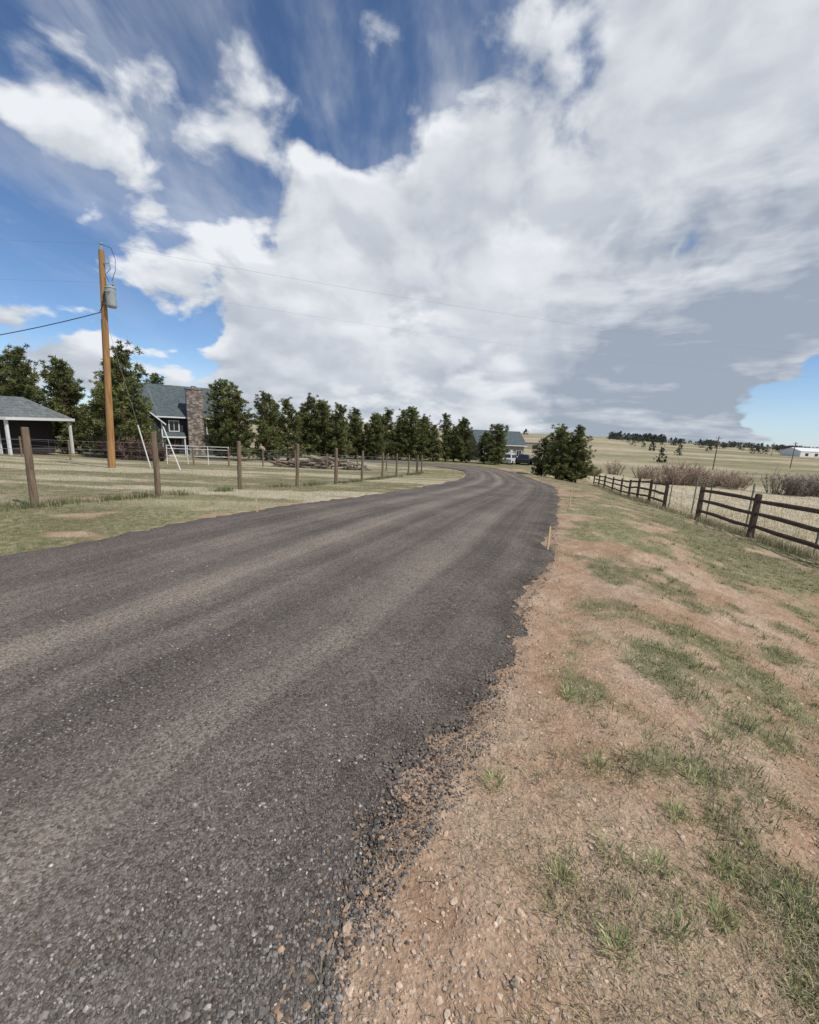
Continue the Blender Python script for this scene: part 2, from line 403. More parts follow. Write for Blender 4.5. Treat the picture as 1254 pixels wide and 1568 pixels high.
def stones(name, x, y, z, size, col, shape='ico', up=.10):
    bv, bf = ico() if shape == 'ico' else (octv, octf)
    n = len(x); k = len(bv)
    v = bv[None]*(1+R.uniform(-.28, .28, (n, k, 1)))
    v = v*np.stack([R.uniform(.8, 1.4, n), R.uniform(.7, 1.1, n), R.uniform(.45, .8, n)], 1)[:, None]
    a = R.uniform(0, 6.28, n); ca, sa = np.cos(a)[:, None], np.sin(a)[:, None]
    til = R.uniform(-.5, .5, n)[:, None]; ct, s_t = np.cos(til), np.sin(til)
    X, Y, Zz = v[..., 0], v[..., 1], v[..., 2]
    X, Zz = X*ct-Zz*s_t, X*s_t+Zz*ct
    X, Y = X*ca-Y*sa, X*sa+Y*ca
    v = np.stack([X, Y, Zz], -1)*size[:, None, None]*.5
    v += np.stack([x, y, z+size*up], 1)[:, None]
    f = (bf[None]+(np.arange(n)*k)[:, None, None]).reshape(-1, 3)
    me = tri_mesh(name, v.reshape(-1, 3), f, [M_stoneb], np.repeat(col, k, 0))
    return link(bpy.data.objects.new(name, me))
def ysamp(n, a, b, p):
    u = R.random(n); e = 1.0003-p
    return (a**e+u*(b**e-a**e))**(1/e)
def in_view(x, y, m_=1.25): return (np.abs(x) < m_*y+.6)
def greycol(n, w=.02):
    g = R.uniform(.08, .20, n); g = np.where(R.random(n) < .16, R.uniform(.2, .30, n), g); g = np.where(R.random(n) < w, R.uniform(.34, .5, n), g)
    c = np.stack([g*1.07, g*.965, g*.87], 1); return c
n = 110000; y = ysamp(n, .45, 18, 1.7); x = R.uniform(-1.2, 1.1, n)*(y+.5)
f = rdfrac(x, y); ok = (f > .0) & (f < 1.015) & in_view(x, y); x, y, f = x[ok], y[ok], f[ok]
tr = np.exp(-((f-.47)/.06)**2)+.6*np.exp(-((f-.27)/.05)**2)+.6*np.exp(-((f-.765)/.05)**2)
ok = R.random(len(x)) > tr*.8; x, y, f = x[ok], y[ok], f[ok]
z = H(x, y)+road_micro(x, y, f)
sz = np.clip(R.lognormal(math.log(.0074), .40, len(x)), .0038, .021)
nr = y < 2.6
stones('road_gravel', x[nr], y[nr], z[nr], sz[nr], greycol(nr.sum()))
stones('road_gravel', x[~nr], y[~nr], z[~nr], sz[~nr]*1.2, greycol((~nr).sum(), .03), 'oct')
n = 3600; y = ysamp(n, .5, 16, 1.4); e = R.normal(-.01, .075, n)
x = np.interp(y, XRy, XRx)+e
f = rdfrac(x, y); ok = f > .93; x, y, f = x[ok], y[ok], f[ok]
g = greycol(len(x), .01)*.72; br = R.random(len(x)) < .5
g[br] = np.array([.34, .235, .16])*R.uniform(.5, 1.2, (br.sum(), 1))
stones('shoulder_gravel', x, y, H(x, y)+np.where(f < 1, .008, soilbump(x, y)), np.clip(R.lognormal(math.log(.0085), .5, len(x)), .004, .032), g)
n = 1500; y = ysamp(n, .5, 10, 1.4); x = np.interp(y, XRy, XRx)+np.abs(R.normal(0, .22, n))+.02
stones('shoulder_gravel', x, y, H(x, y)+soilbump(x, y), np.clip(R.lognormal(math.log(.0065), .4, n), .004, .018), greycol(n, .02)*.9)
n = 12000; y = ysamp(n, .5, 12, 1.5); x = np.interp(y, XRy, XRx)+R.uniform(.05, 1.25, n)*(y*.7+.6)
ok = in_view(x, y); x, y = x[ok], y[ok]
g = np.array([.45, .335, .245])*R.uniform(.6, 1.3, (len(x), 1))+R.uniform(-.02, .05, (len(x), 1))
stones('dirt_pebbles', x, y, H(x, y)+soilbump(x, y), np.clip(R.lognormal(math.log(.008), .5, len(x)), .003, .034), g, 'ico', .04)

# ------------------------------------------------------------------ grass
def blades(name, x, y, z, az, L, lean, w, col, dz=0):
    n = len(x); dx, dy = np.cos(az), np.sin(az); px, py = -dy, dx
    h1 = L*.55*np.cos(lean*.6); r1 = L*.55*np.sin(lean*.6)
    h2 = h1+L*.45*np.cos(np.minimum(lean*1.5, 1.6)); r2 = r1+L*.45*np.sin(np.minimum(lean*1.5, 1.6))
    def P(r, h, s): return np.stack([x+dx*r+px*s, y+dy*r+py*s, z+h], 1)
    v = np.stack([P(0, -.004, -w/2), P(0, -.004, w/2), P(r1, h1, w*.4), P(r1, h1, -w*.4), P(r2, h2, 0)], 1)
    f = np.array([(0, 1, 2), (0, 2, 3), (3, 2, 4)])
    f = (f[None]+(np.arange(n)*5)[:, None, None]).reshape(-1, 3)
    me = tri_mesh(name, v.reshape(-1, 3), f, [M_grass], np.repeat(col, 5, 0))
    return link(bpy.data.objects.new(name, me))
def gcolor(n, green):
    isg = R.random(n) < green
    a = np.array([.185, .225, .095])*R.uniform(.6, 1.4, (n, 1)); a[:, 0] *= R.uniform(.8, 1.3, n)
    s_ = np.array([.50, .42, .28])*R.uniform(.5, 1.2, (n, 1))
    return np.where(isg[:, None], a, s_)
nt_ = 5200; y = ysamp(nt_, .8, 14, 1.1); x = np.interp(y, XRy, XRx)+R.uniform(.15, 1, nt_)**.8*(y*.95+.8)
f = rdfrac(x, y); gp = grassp(x, y, f); ok = in_view(x, y) & (f > 1.02) & (R.random(nt_) < gp*.8)
x, y = x[ok], y[ok]
hx_ = np.array([.98, 1.02, .85, .93, 1.3, 1.22, .72, 1.5, 1.45, .45, 1.05, 1.75, 1.15, .62]); hy_ = np.array([1.75, 1.28, 1.32, 1.05, 1.3, 1.5, 1.0, 1.2, 1.72, 1.62, 2.3, 2.0, 1.12, 1.22])
nh = len(hx_); x = np.concatenate([x, hx_]); y = np.concatenate([y, hy_])
per = R.integers(6, 26, len(x)); per[-nh:] = R.integers(45, 95, nh)
sp_ = R.uniform(.015, .07, len(x)); sp_[-nh:] = R.uniform(.03, .055, nh)
idx = np.repeat(np.arange(len(x)), per); n = len(idx)
a = R.uniform(0, 6.28, n); rr = np.sqrt(R.random(n))*sp_[idx]
bx = x[idx]+np.cos(a)*rr; by = y[idx]+np.sin(a)*rr
big = R.uniform(.5, 1.3, len(x)); big[-nh:] = 1.3; big = big[idx]
gfr = R.uniform(.3, .9, len(x)); gfr[-nh:] = .85; brt = np.full(len(x), 1.05); brt[-nh:] = 1.6
blades('verge_grass', bx, by, H(bx, by)+soilbump(bx, by), a+R.normal(0, .6, n), R.uniform(.02, .07, n)*big, R.uniform(.2, 1.35, n), R.uniform(.0018, .0036, n)*(1+by*.12), gcolor(n, gfr[idx])*brt[idx][:, None])
n = 190000; y = ysamp(n, .7, 42, 1.0); x = R.uniform(-1.15, 1.15, n)*(y+.5)
f = rdfrac(x, y); off = (f > 1.02) | (f < -.01)
ok = off & (R.random(n) < grassp(x, y, f)*.9+.02) & (x < np.interp(y, FY, FX)+.2)
x, y, f = x[ok], y[ok], f[ok]; n = len(x); gp = fbm(x/1.7, y/1.7, 51, 3); k = 1+np.clip(y-3, 0, 40)*.09
blades('short_grass', x, y, H(x, y)+soilbump(x, y), R.uniform(0, 6.28, n), R.uniform(.015, .055, n)*(1+np.clip(y, 0, 20)*.04), R.uniform(.3, 1.4, n), R.uniform(.002, .0042, n)*k, gcolor(n, np.clip(.50+.14*sstep(4, 9, y)+(gp-.5)*1.8, .12, .9)))
n = 26000; y = ysamp(n, .6, 10, 1.3); x = np.interp(y, XRy, XRx)+R.uniform(.02, 1, n)*(y*.95+.8)
ok = in_view(x, y) & (fbm(x*1.6, y*1.6, 35, 3)+R.uniform(-.12, .12, n)+.12*sstep(.3, 1.2, drx(x, y)) > .53); x, y = x[ok], y[ok]; n = len(x)
blades('dry_straw', x, y, H(x, y)+soilbump(x, y)+.004, R.uniform(0, 6.28, n), R.uniform(.02, .08, n), np.full(n, 1.5), R.uniform(.0012, .0024, n), gcolor(n, .12))
n = 45000; y = ysamp(n, 4, 60, 1.1); x = np.interp(y, FY, FX)+.1+R.random(n)*(y*.8+2)
ok = in_view(x, y, 1.15); x, y = x[ok], y[ok]; n = len(x)
blades('field_stubble', x, y, H(x, y), R.uniform(0, 6.28, n), R.uniform(.05, .16, n)*(1+y*.02), R.uniform(.1, 1.1, n), R.uniform(.004, .008, n)*(1+y*.08), gcolor(n, .05)*1.22)
LF = [(-9.9, .6), (-8.9, 2.6), (-7.9, 4.4), (-6.46, 6.9), (-5.47, 8.75), (-4.75, 11.3), (-3.8, 13.6), (-3.0, 16.3), (-2.3, 19.1), (-1.55, 22.0), (-.9, 24.7), (-.2, 27.4), (.45, 30.2), (.8, 33)]
n = 15000; u_ = R.random(n)*(len(LF)-1); lf = np.array(LF); i0 = u_.astype(int); ff = (u_-i0)[:, None]
p = lf[i0]*(1-ff)+lf[i0+1]*ff+R.normal(0, .14, (n, 2)); x, y = p[:, 0], p[:, 1]
ok = fbm(x*1.3, y*1.3, 61, 3) > .47; x, y = x[ok], y[ok]; n = len(x)
blades('fence_line_grass', x, y, H(x, y), R.uniform(0, 6.28, n), R.uniform(.06, .19, n), R.uniform(.1, .9, n), R.uniform(.004, .007, n)*(1+y*.05), gcolor(n, .75)*.8)
n = 14000; y = ysamp(n, 3, 40, 1.0); x = np.interp(y, FY, FX)+R.normal(.05, .18, n); ok = fbm(x*1.3, y*1.3, 62, 3) > .42; x, y = x[ok], y[ok]; n = len(x)
blades('fence_line_grass', x, y, H(x, y), R.uniform(0, 6.28, n), R.uniform(.07, .28, n), R.uniform(.1, .9, n), R.uniform(.004, .007, n)*(1+y*.05), gcolor(n, .25))

# ------------------------------------------------------------------ pines
def pine(seed, Hh=7.0, rad=.27, n_br=130, low=.06, pw=.55):
    r = np.random.default_rng(seed); mb = MB()
    lean = r.normal(0, .12, 2)
    def tp(tt): return (lean[0]*tt*tt+.05*math.sin(tt*7+seed), lean[1]*tt*tt, Hh*tt)
    pts = [tp(i/8) for i in range(9)]
    for i in range(8): mb.tube(pts[i], pts[i+1], .15*(1-i/8.6), .15*(1-(i+1)/8.6), 7, 0, False)
    cl = []; az0 = r.uniform(0, 6.28, 5)
    for i in range(n_br):
        tt = low+(.985-low)*(i+r.random())/n_br
        prof = min(1, .6+tt*2.0)*(1-tt)**pw+.04
        az = r.uniform(0, 6.28)
        lob = 1+.18*math.sin(az*2+az0[0]+tt*5)+.12*math.sin(az*3+az0[1]-tt*9)
        L = rad*Hh*prof*lob*r.uniform(.62, 1.06)
        b0 = Vector(tp(tt)); sl = .0+.6*tt+r.normal(0, .12)
        d = Vector((math.cos(az), math.sin(az), sl)); tip = b0+d*L+Vector((0, 0, .14*L)); midp = b0+d*L*.5-Vector((0, 0, .02*L))
        mb.tube(b0, midp, .03, .02, 3, 0, False); mb.tube(midp, tip, .02, .008, 3, 0, False)
        k = max(2, int(L*4.4)); br = r.uniform(.8, 1.2)
        for j in range(k):
            s_ = .25+.75*(j+r.random())/k
            p = (b0.lerp(midp, s_*2) if s_ < .5 else midp.lerp(tip, s_*2-1))
            cl.append((p.x+r.normal(0, .14), p.y+r.normal(0, .14), p.z+r.normal(.03, .13), br*r.uniform(.7, 1.3), s_))
    cl.append((*tp(1.0), 1.1, 1)); cl = np.array(cl)
    npc = 24; C = np.repeat(cl, npc, 0); n = len(C)
    dirs = r.normal(0, 1, (n, 3)); dirs[:, 2] = dirs[:, 2]*.8+.35; dirs /= np.linalg.norm(dirs, axis=1)[:, None]
    side = np.cross(dirs, r.normal(0, 1, (n, 3))); side /= np.linalg.norm(side, axis=1)[:, None]
    Ln = r.uniform(.14, .30, n)[:, None]; Wn = r.uniform(.025, .055, n)[:, None]
    base = C[:, :3]+dirs*.05
    v = np.stack([base-side*Wn, base+side*Wn, base+dirs*Ln+side*Wn*.3], 1).reshape(-1, 3)
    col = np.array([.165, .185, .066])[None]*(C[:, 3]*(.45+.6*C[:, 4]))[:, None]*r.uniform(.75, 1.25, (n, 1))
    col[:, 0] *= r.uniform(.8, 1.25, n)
    tv = np.array(mb.v); tf = []
    for f_ in mb.f:
        for i in range(1, len(f_)-1): tf.append((f_[0], f_[i], f_[i+1]))
    tf = np.array(tf); off = len(tv)
    V_ = np.vstack([tv, v]); F_ = np.vstack([tf, np.arange(n*3).reshape(-1, 3)+off])
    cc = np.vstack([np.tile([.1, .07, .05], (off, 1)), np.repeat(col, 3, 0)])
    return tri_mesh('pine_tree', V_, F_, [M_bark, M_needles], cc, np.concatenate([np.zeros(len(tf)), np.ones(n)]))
pines = [pine(1, rad=.29), pine(2, rad=.32, pw=.5), pine(3, rad=.27, pw=.65), pine(4, rad=.34, n_br=135, low=.04, pw=.5), pine(5, rad=.30, low=.04)]
TR = [(-35, 38, 8.9, 0), (-38.5, 40, 8.6, 1), (-31.7, 38, 8.2, 4), (-28.5, 39, 6.8, 1), (-23.4, 34, 8.6, 1), (-25.6, 36.5, 7.4, 3), (-38, 62, 10.6, 2), (-33, 45, 7, 3),
      (-18.9, 42, 7.5, 3), (-17.2, 41, 6.6, 1), (-14.8, 42, 6.6, 4), (-13.2, 44, 6.3, 0), (-13.7, 56, 7.9, 1), (-11.7, 54, 7.2, 3), (-9.4, 53, 6.8, 0), (-8, 58, 5.8, 1),
      (-6.6, 60, 5.0, 4), (-5.2, 57.5, 6.2, 3), (-3.7, 60, 7.0, 0), (-1.9, 60.5, 5.6, 4), (-.3, 61, 7.5, 3), (1.3, 62, 6.1, 1), (3.2, 62, 5.3, 0), (5.2, 64, 7.1, 2), (6.6, 66, 5.4, 1), (7.8, 64, 6.6, 4),
      (11.0, 63, 4.6, 1), (12.3, 61, 5.7, 3), (13.9, 66, 4.3, 4),
      (13.5, 38.2, 4.6, 0), (15.2, 38.6, 5.1, 4), (14.3, 40.2, 5.0, 1), (12.7, 40, 3.6, 3), (16.0, 40, 4.2, 0),
      (-22, 66, 8.0, 0), (-18, 68, 7.4, 1), (-15, 70, 8.2, 2), (-12, 66, 6.4, 3), (-10, 72, 7.8, 4), (-6, 73, 6.9, 3), (-2, 74, 7.9, 0), (2, 75, 7.2, 1), (-44, 43, 8.5, 3), (-47, 47, 9, 4), (-41, 50, 9, 0), (9, 78, 6.8, 1)]
for i, (x, y, h, k) in enumerate(TR):
    o = bpy.data.objects.new('pine_tree', pines[k]); o.location = (x, y, Hs(x, y)-.05)
    s = h/7.0; w = s*random.uniform(.9, 1.2)
    if h < 5.8: w *= 1.1
    o.scale = (w, w, s); o.rotation_euler[2] = random.uniform(0, 6.28); link(o)

def blobtrees(name, pts, col, mat, per=70, seed=1):
    r = np.random.default_rng(seed); vs = []; cs = []
    for x, y, h, w in pts:
        u = r.random(per); a = r.uniform(0, 6.28, per); rr = np.sqrt(r.random(per))*w*.5*np.clip((1-u)**.6+.1, 0, 1)
        c = np.stack([x+np.cos(a)*rr, y+np.sin(a)*rr, Hs(x, y)+u*h], 1)
        d = r.normal(0, 1, (per, 3, 3))*h*.11
        vs.append((c[:, None]+d).reshape(-1, 3)); cs.append(np.repeat(np.array(col)*r.uniform(.5, 1.4, (per, 1)), 3, 0))
    v = np.vstack(vs)
    return link(bpy.data.objects.new(name, tri_mesh(name, v, np.arange(len(v)).reshape(-1, 3), [mat], np.vstack(cs))))
pts = []
for i in range(260):
    br = random.choice([random.uniform(.47, .60), random.uniform(.60, .95), random.uniform(.7, 1.15)]); y = random.uniform(520, 640)
    pts.append((br*y, y, random.uniform(5, 10) if br < .6 else random.uniform(4, 7), random.uniform(5, 9)))
for i in range(40):
    y = random.uniform(300, 480); br = random.uniform(.5, 1.1); pts.append((br*y, y, random.uniform(3, 5), random.uniform(3, 6)))
for br, y, h in ((.60, 150, 4.6), (.575, 260, 5), (.64, 210, 4)): pts.append((br*y, y, h, h*.9))
for i in range(60):
    y = random.uniform(500, 640); br = random.uniform(-1.2, .3); pts.append((br*y, y, random.uniform(6, 11), random.uniform(6, 10)))
blobtrees('distant_tree_row', pts, (.065, .08, .06), M_needles)

# ------------------------------------------------------------------ bare shrubs
def thicket(name, lumps, col, seed, n=420):
    r = np.random.default_rng(seed); V_ = []; C_ = []
    for cx, cy, rad, h in lumps:
        z0 = Hs(cx, cy)
        for k in range(n//12):
            a = r.uniform(0, 6.28); rr = rad*.5*math.sqrt(r.random()); bx, by = cx+rr*math.cos(a), cy+rr*math.sin(a)
            hh = h*r.uniform(.6, 1.05); tx, ty = bx+rr*.9*math.cos(a)+r.normal(0, .25), by+rr*.9*math.sin(a)+r.normal(0, .25)
            p0 = np.array([bx, by, z0]); p1 = np.array([tx, ty, z0+hh*.8])
            c = np.array(col)*r.uniform(.55, 1.35)
            for j in range(30):
                s_ = r.uniform(0, 1); q0 = p0+(p1-p0)*s_; d = r.normal(0, .42, 3); d[2] = abs(d[2])+.05; q1 = q0+d*r.uniform(.4, 1.2)
                w = np.array([r.uniform(.02, .05), r.uniform(-.02, .02), 0])
                V_ += [q0-w, q0+w, q1]; C_ += [c, c, c*1.15]
            w = np.array([.035, 0, 0]); V_ += [p0-w, p0+w, p1]; C_ += [c*.7]*3
    V_ = np.array(V_)
    link(bpy.data.objects.new(name, tri_mesh(name, V_, np.arange(len(V_)).reshape(-1, 3), [M_twig], np.array(C_))))
thicket('bare_willow_thicket', [(36.3+i*1.2+random.uniform(-.4, .4), 60+random.uniform(-2, 2), random.uniform(1.8, 2.8), random.uniform(2.0, 4.6)) for i in range(10)], (.31, .235, .185), 5, 440)
thicket('bare_willow_thicket', [(33+i*2.6, 66+random.uniform(-3, 3), 2.0, random.uniform(1.6, 3.2)) for i in range(8)], (.33, .265, .2), 8, 300)
thicket('grey_sagebrush_thicket', [(49.2+i*1.4+random.uniform(-.4, .4), 55+random.uniform(-2, 2), random.uniform(1.8, 2.7), random.uniform(2.0, 3.8)) for i in range(11)], (.21, .175, .15), 6, 460)
thicket('roadside_brush', [(19+i*1.0, 58+random.uniform(-3, 3), 1.3, random.uniform(.8, 1.6)) for i in range(8)], (.24, .2, .12), 9, 200)
thicket('bare_yard_shrub', [(-22.5, 33, 1.6, 2.0), (-24.2, 33.2, 1.3, 1.8), (-20.8, 33, 1.4, 1.5)], (.16, .10, .08), 10)

# ------------------------------------------------------------------ fences
def wobble(s=.03): return random.uniform(-s, s)
mb = MB(); tops = []
for i, (x, y) in enumerate(LF):
    z = Hs(x, y); h = 1.36+wobble(.05); r = .056 if i != 7 else .07
    tx, ty = x+wobble(.04), y+wobble(.04)
    mb.tube((x, y, z-.1), ((x+tx)/2+wobble(.008), (y+ty)/2, z+h*.5), r*1.08, r, 12); mb.tube(((x+tx)/2, (y+ty)/2, z+h*.5), (tx, ty, z+h), r, r*.93, 12)
    mb.tube((tx, ty, z+h), (tx, ty, z+h+.012), r*.93, r*.7, 12)
    tops.append((x, y, z))
fen = empty('post_and_wire_fence', (0, 0, 0))
mb.obj('posts', [M_post], fen)
mb = MB()
for a, b_ in zip(tops[:-1], tops[1:]):
    A = Vector(a); B = Vector(b_)
    L = (B-A).length
    for hh in (.12, .25, .38, .52, .68, .84, 1.0, 1.15):
        mid_ = (A+B)/2+Vector((0, 0, hh-.015)); mb.path([A+Vector((0, 0, hh)), mid_, B+Vector((0, 0, hh))], .0022, 3)
    k = int(L/.3)
    for j in range(1, k):
        p = A.lerp(B, j/k); mb.tube(p+Vector((0, 0, .1)), p+Vector((0, 0, 1.15)), .0016, .0016, 3, 0, False)
mb.obj('wire_mesh', [M_wire], fen)

def railfence(name, P, rails=(.30, .64, .96)):
    e = empty(name, (0, 0, 0)); mb = MB(); mr = MB()
    G = [(x, y, Hs(x, y)) for x, y in P]
    for i, (x, y, z) in enumerate(G):
        j = min(i, len(G)-2); az = math.atan2(G[j+1][1]-G[j][1], G[j+1][0]-G[j][0])
        hh = 1.2+wobble(.04)
        mb.box((x, y, z-.1+hh/2), (.12, .11, hh), az+wobble(.05), 0, .93)
        mb.box((x, y, z-.1+hh+.012), (.11, .10, .024), az, 0, .6)
    for a, b_ in zip(G[:-1], G[1:]):
        A = Vector(a); B = Vector(b_); d = (B-A).normalized()
        for hh in rails:
            p0 = A-d*.12+Vector((0, 0, hh+wobble(.03))); p1 = B+d*.12+Vector((0, 0, hh+wobble(.03)))
            q1 = p0.lerp(p1, .35)+Vector((wobble(.02), wobble(.02), wobble(.02))); q2 = p0.lerp(p1, .7)+Vector((wobble(.02), wobble(.02), wobble(.02)))
            mr.tube(p0, q1, .038, .052, 6, 0, True, .6); mr.tube(q1, q2, .052, .05, 6, 0, True, .6); mr.tube(q2, p1, .05, .038, 6, 0, True, .6)
    mb.obj('posts', [M_rail], e); mr.obj('rails', [M_rail], e)
railfence('split_rail_fence', [(9.35, 13.1), (8.7, 10.2), (8.05, 7.4), (7.4, 4.7), (6.8, 2), (6.2, -.8)])
railfence('split_rail_fence', [(9.9, 15.8), (10.8, 18.4), (11.7, 21), (12.7, 23.7), (13.8, 26.8), (15, 30.4), (16.2, 34.3), (17.3, 37.7), (18.3, 41)])
e = empty('steel_t_post_fence', (0, 0, 0)); mb = MB(); mw = MB()
TP = [(6.5, .5), (7.3, 3.2), (8.0, 6.0), (8.75, 8.8), (9.3, 11.4), (9.75, 13.6), (10.0, 14.7), (10.6, 17), (11.6, 19.8), (13.2, 24.2), (15.4, 30.3), (17.8, 38)]
TP = [(x+.25, y) for x, y in TP]; G = [Vector((x, y, Hs(x, y))) for x, y in TP]
for g in G:
    mb.box((g.x, g.y, g.z+.68), (.045, .012, 1.45), .3, 0); mb.box((g.x, g.y+.018, g.z+.68), (.012, .024, 1.45), .3, 0)
for a, b_ in zip(G[:-1], G[1:]):
    for hh in (.15, .35, .55, .75, .95, 1.2): mw.path([a+Vector((0, 0, hh)), b_+Vector((0, 0, hh))], .003, 3)
    L = (b_-a).length; k = int(L/.35)
    for j in range(1, k):
        p = a.lerp(b_, j/k); mw.tube(p+Vector((0, 0, .05)), p+Vector((0, 0, .95)), .0016, .0016, 3, 0, False)
mb.obj('steel_posts', [M_tpost], e); mw.obj('wires', [M_wire], e)
e = empty('paddock_fence', (0, 0, 0)); mb = MB(); mw = MB()
PP = [(-34, 25.5), (-31, 25.8), (-28, 26), (-25.2, 26.5), (-22.5, 27), (-20, 27.5), (-17.5, 28), (-15.2, 28.6), (-13, 29.2), (-10.8, 29.8), (-8.6, 30.4), (-6.4, 31), (-4.2, 31.8), (-2, 32.6), (.4, 33.2)]
G = [Vector((x, y, Hs(x, y))) for x, y in PP]
for i, g in enumerate(G):
    mb.tube(g-Vector((0, 0, .1)), g+Vector((wobble(), wobble(), 1.25+wobble(.08))), .055, .05, 8, 0)
for a, b_ in zip(G[:-1], G[1:]):
    for hh in (.2, .5, .8, 1.1): mw.path([a+Vector((0, 0, hh)), b_+Vector((0, 0, hh))], .005, 3)
mb.obj('posts', [M_post], e); mw.obj('wires', [M_wire], e)
g0 = Vector((-17.6, 29.5, Hs(-17.6, 29.5))); g1 = Vector((-13.6, 30.5, Hs(-13.6, 30.5))); mb = MB()
for hh in (.6, 1.1, 1.32): mb.tube(g0+Vector((0, 0, hh)), g1+Vector((0, 0, hh)), .022, .022, 6)
for k in (0, .33, .66, 1): p = g0.lerp(g1, k); mb.tube(p+Vector((0, .03, -.05)), p+Vector((0, .03, 1.36)), .03, .03, 6)
mb.obj('pipe_gate', [M_white])

mb = MB()
for i in range(130):
    x = random.uniform(-10.4, -3.6); y = 32.3+random.uniform(-.8, .8); z = Hs(x, y)+random.uniform(.05, .95)*max(.25, 1-abs(x+7)/4.6)
    a = random.gauss(0, .6); l = random.uniform(.5, 1.4); r = random.uniform(.03, .12); d = Vector((math.cos(a), math.sin(a), random.gauss(0, .2)))*l
    mb.tube(Vector((x, y, z))-d/2*1.2, Vector((x, y, z))+d/2*1.2, r, r*.85, 7, random.choice([0, 1]))
mb.obj('log_pile', [M_post, M_tan])

def stake(x, y, h, lean=0):
    mb = MB(); z = Hs(x, y); mb.box((0, 0, h/2-.03), (.03, .012, h+.06), 0, 0); mb.box((0, 0, h+.008), (.026, .010, .016), 0, 0, .5)
    o = mb.obj('survey_stake', [M_stake], None, (x, y, z)); o.rotation_euler = (lean, -lean, .4)
stake(1.96, 5.55, .33, -.06); stake(-2.75, 7.25, .32, .05); stake(3.95, 10, .42, .03)

# ------------------------------------------------------------------ utility pole
px, py = -15.1, 20.6; pz = Hs(px, py); e = empty('utility_pole', (px, py, pz))
mb = MB()
def pp(z): return Vector((.52*z/10.0, 0, z))
for i in range(6):
    z0, z1 = -.2+i*10.15/6, -.2+(i+1)*10.15/6
    mb.tube(pp(z0), pp(z1), .16-.045*i/6, .16-.045*(i+1)/6, 14)
mb.obj('pole_shaft', [M_pole], e)
mb = MB(); c = pp(7.95)+Vector((.42, -.1, 0))
mb.tube(c-Vector((0, 0, .38)), c+Vector((0, 0, .38)), .21, .21, 18); mb.tube(c+Vector((0, 0, .38)), c+Vector((0, 0, .46)), .23, .17, 18)
mb.tube(c-Vector((0, 0, .45)), c-Vector((0, 0, .38)), .17, .21, 18)
for a in (-.1, .12): mb.tube(c+Vector((a, 0, .44)), c+Vector((a*1.4, 0, .72)), .035, .025, 8); mb.tube(c+Vector((a*1.2, 0, .53)), c+Vector((a*1.25, 0, .58)), .06, .05, 8)
mb.box(tuple(pp(8.15)+Vector((.18, -.03, 0))), (.25, .08, .08)); mb.box(tuple(pp(7.7)+Vector((.18, -.03, 0))), (.25, .08, .08))
for k in range(3): a = -2.2+k*.5; mb.tube(c+Vector((math.cos(a)*.21, math.sin(a)*.21, .2)), c+Vector((math.cos(a)*.29, math.sin(a)*.29, .2)), .03, .025, 8)
mb.obj('transformer', [M_grey], e)
mb = MB()
mb.tube(pp(9.95), pp(9.95)+Vector((0, 0, .3)), .04, .03, 8); mb.tube(pp(10.0)+Vector((0, 0, .2)), pp(10.0)+Vector((0, 0, .27)), .07, .06, 10)
mb.box(tuple(pp(9.4)+Vector((.2, -.05, 0))), (.35, .05, .05)); mb.tube(pp(9.2)+Vector((.4, -.05, .0)), pp(9.2)+Vector((.36, -.05, .5)), .03, .03, 8)
mb.obj('insulators', [M_grey], e)
mb = MB()
lp = [pp(10.2), pp(10.0)+Vector((.45, 0, .05)), pp(9.6)+Vector((.62, 0, 0)), pp(9.1)+Vector((.6, 0, 0)), pp(8.65)+Vector((.45, -.05, 0))]
mb.path(lp, .012, 4); mb.path([pp(9.2)+Vector((.4, 0, 0)), pp(8.9)+Vector((.2, -.1, 0)), pp(8.6)+Vector((.35, -.1, 0))], .012, 4)
mb.path([c+Vector((-.1, -.25, .2)), pp(7.5)+Vector((.1, -.25, 0)), pp(7.3)+Vector((-.1, -.16, 0))], .018, 5)
mb.path([pp(0)+Vector((-.13, -.1, 0)), pp(7)+Vector((-.11, -.08, 0))], .012, 4)
mb.obj('jumper_leads', [M_black], e)
def sag(a, b, s, n=16):
    a = Vector(a); b = Vector(b); return [a.lerp(b, i/n)-Vector((0, 0, 4*s*(i/n)*(1-i/n))) for i in range(n+1)]
e2 = empty('guy_wires', (0, 0, 0)); mb = MB(); mg = MB()
for a, gnd in ((pp(8.9), Vector((-12.1, 21.4, 0))), (pp(7.2), Vector((-13.9, 21.8, 0)))):
    A = Vector((px, py, pz))+a; B = Vector((gnd.x, gnd.y, Hs(gnd.x, gnd.y)))
    mb.path([A, B], .008, 4); d = (A-B).normalized(); mg.tube(B, B+d*2.3, .03, .03, 8)
mb.obj('wires', [M_wire], e2); mg.obj('guards', [M_white], e2)
mb = MB(); P0 = Vector((px, py, pz))
mb.path(sag(P0+pp(7.35), (-30, 19.3, 3.4), .5), .02, 5)
mb.obj('service_drop', [M_black])
mb = MB()
mb.path(sag(P0+pp(10.2), (62, 46, 10.4), 1.0, 30), .0045, 4); mb.path(sag(P0+pp(8.6), (62, 46, 8.9), 1.2, 30), .003, 4)
mb.path(sag(P0+pp(10.2), (-60, 12, 9.5), 1.0, 20), .004, 4); mb.path(sag(P0+pp(8.6), (-60, 12, 8), 1.0, 20), .0035, 4)
mb.obj('power_lines', [M_wire])
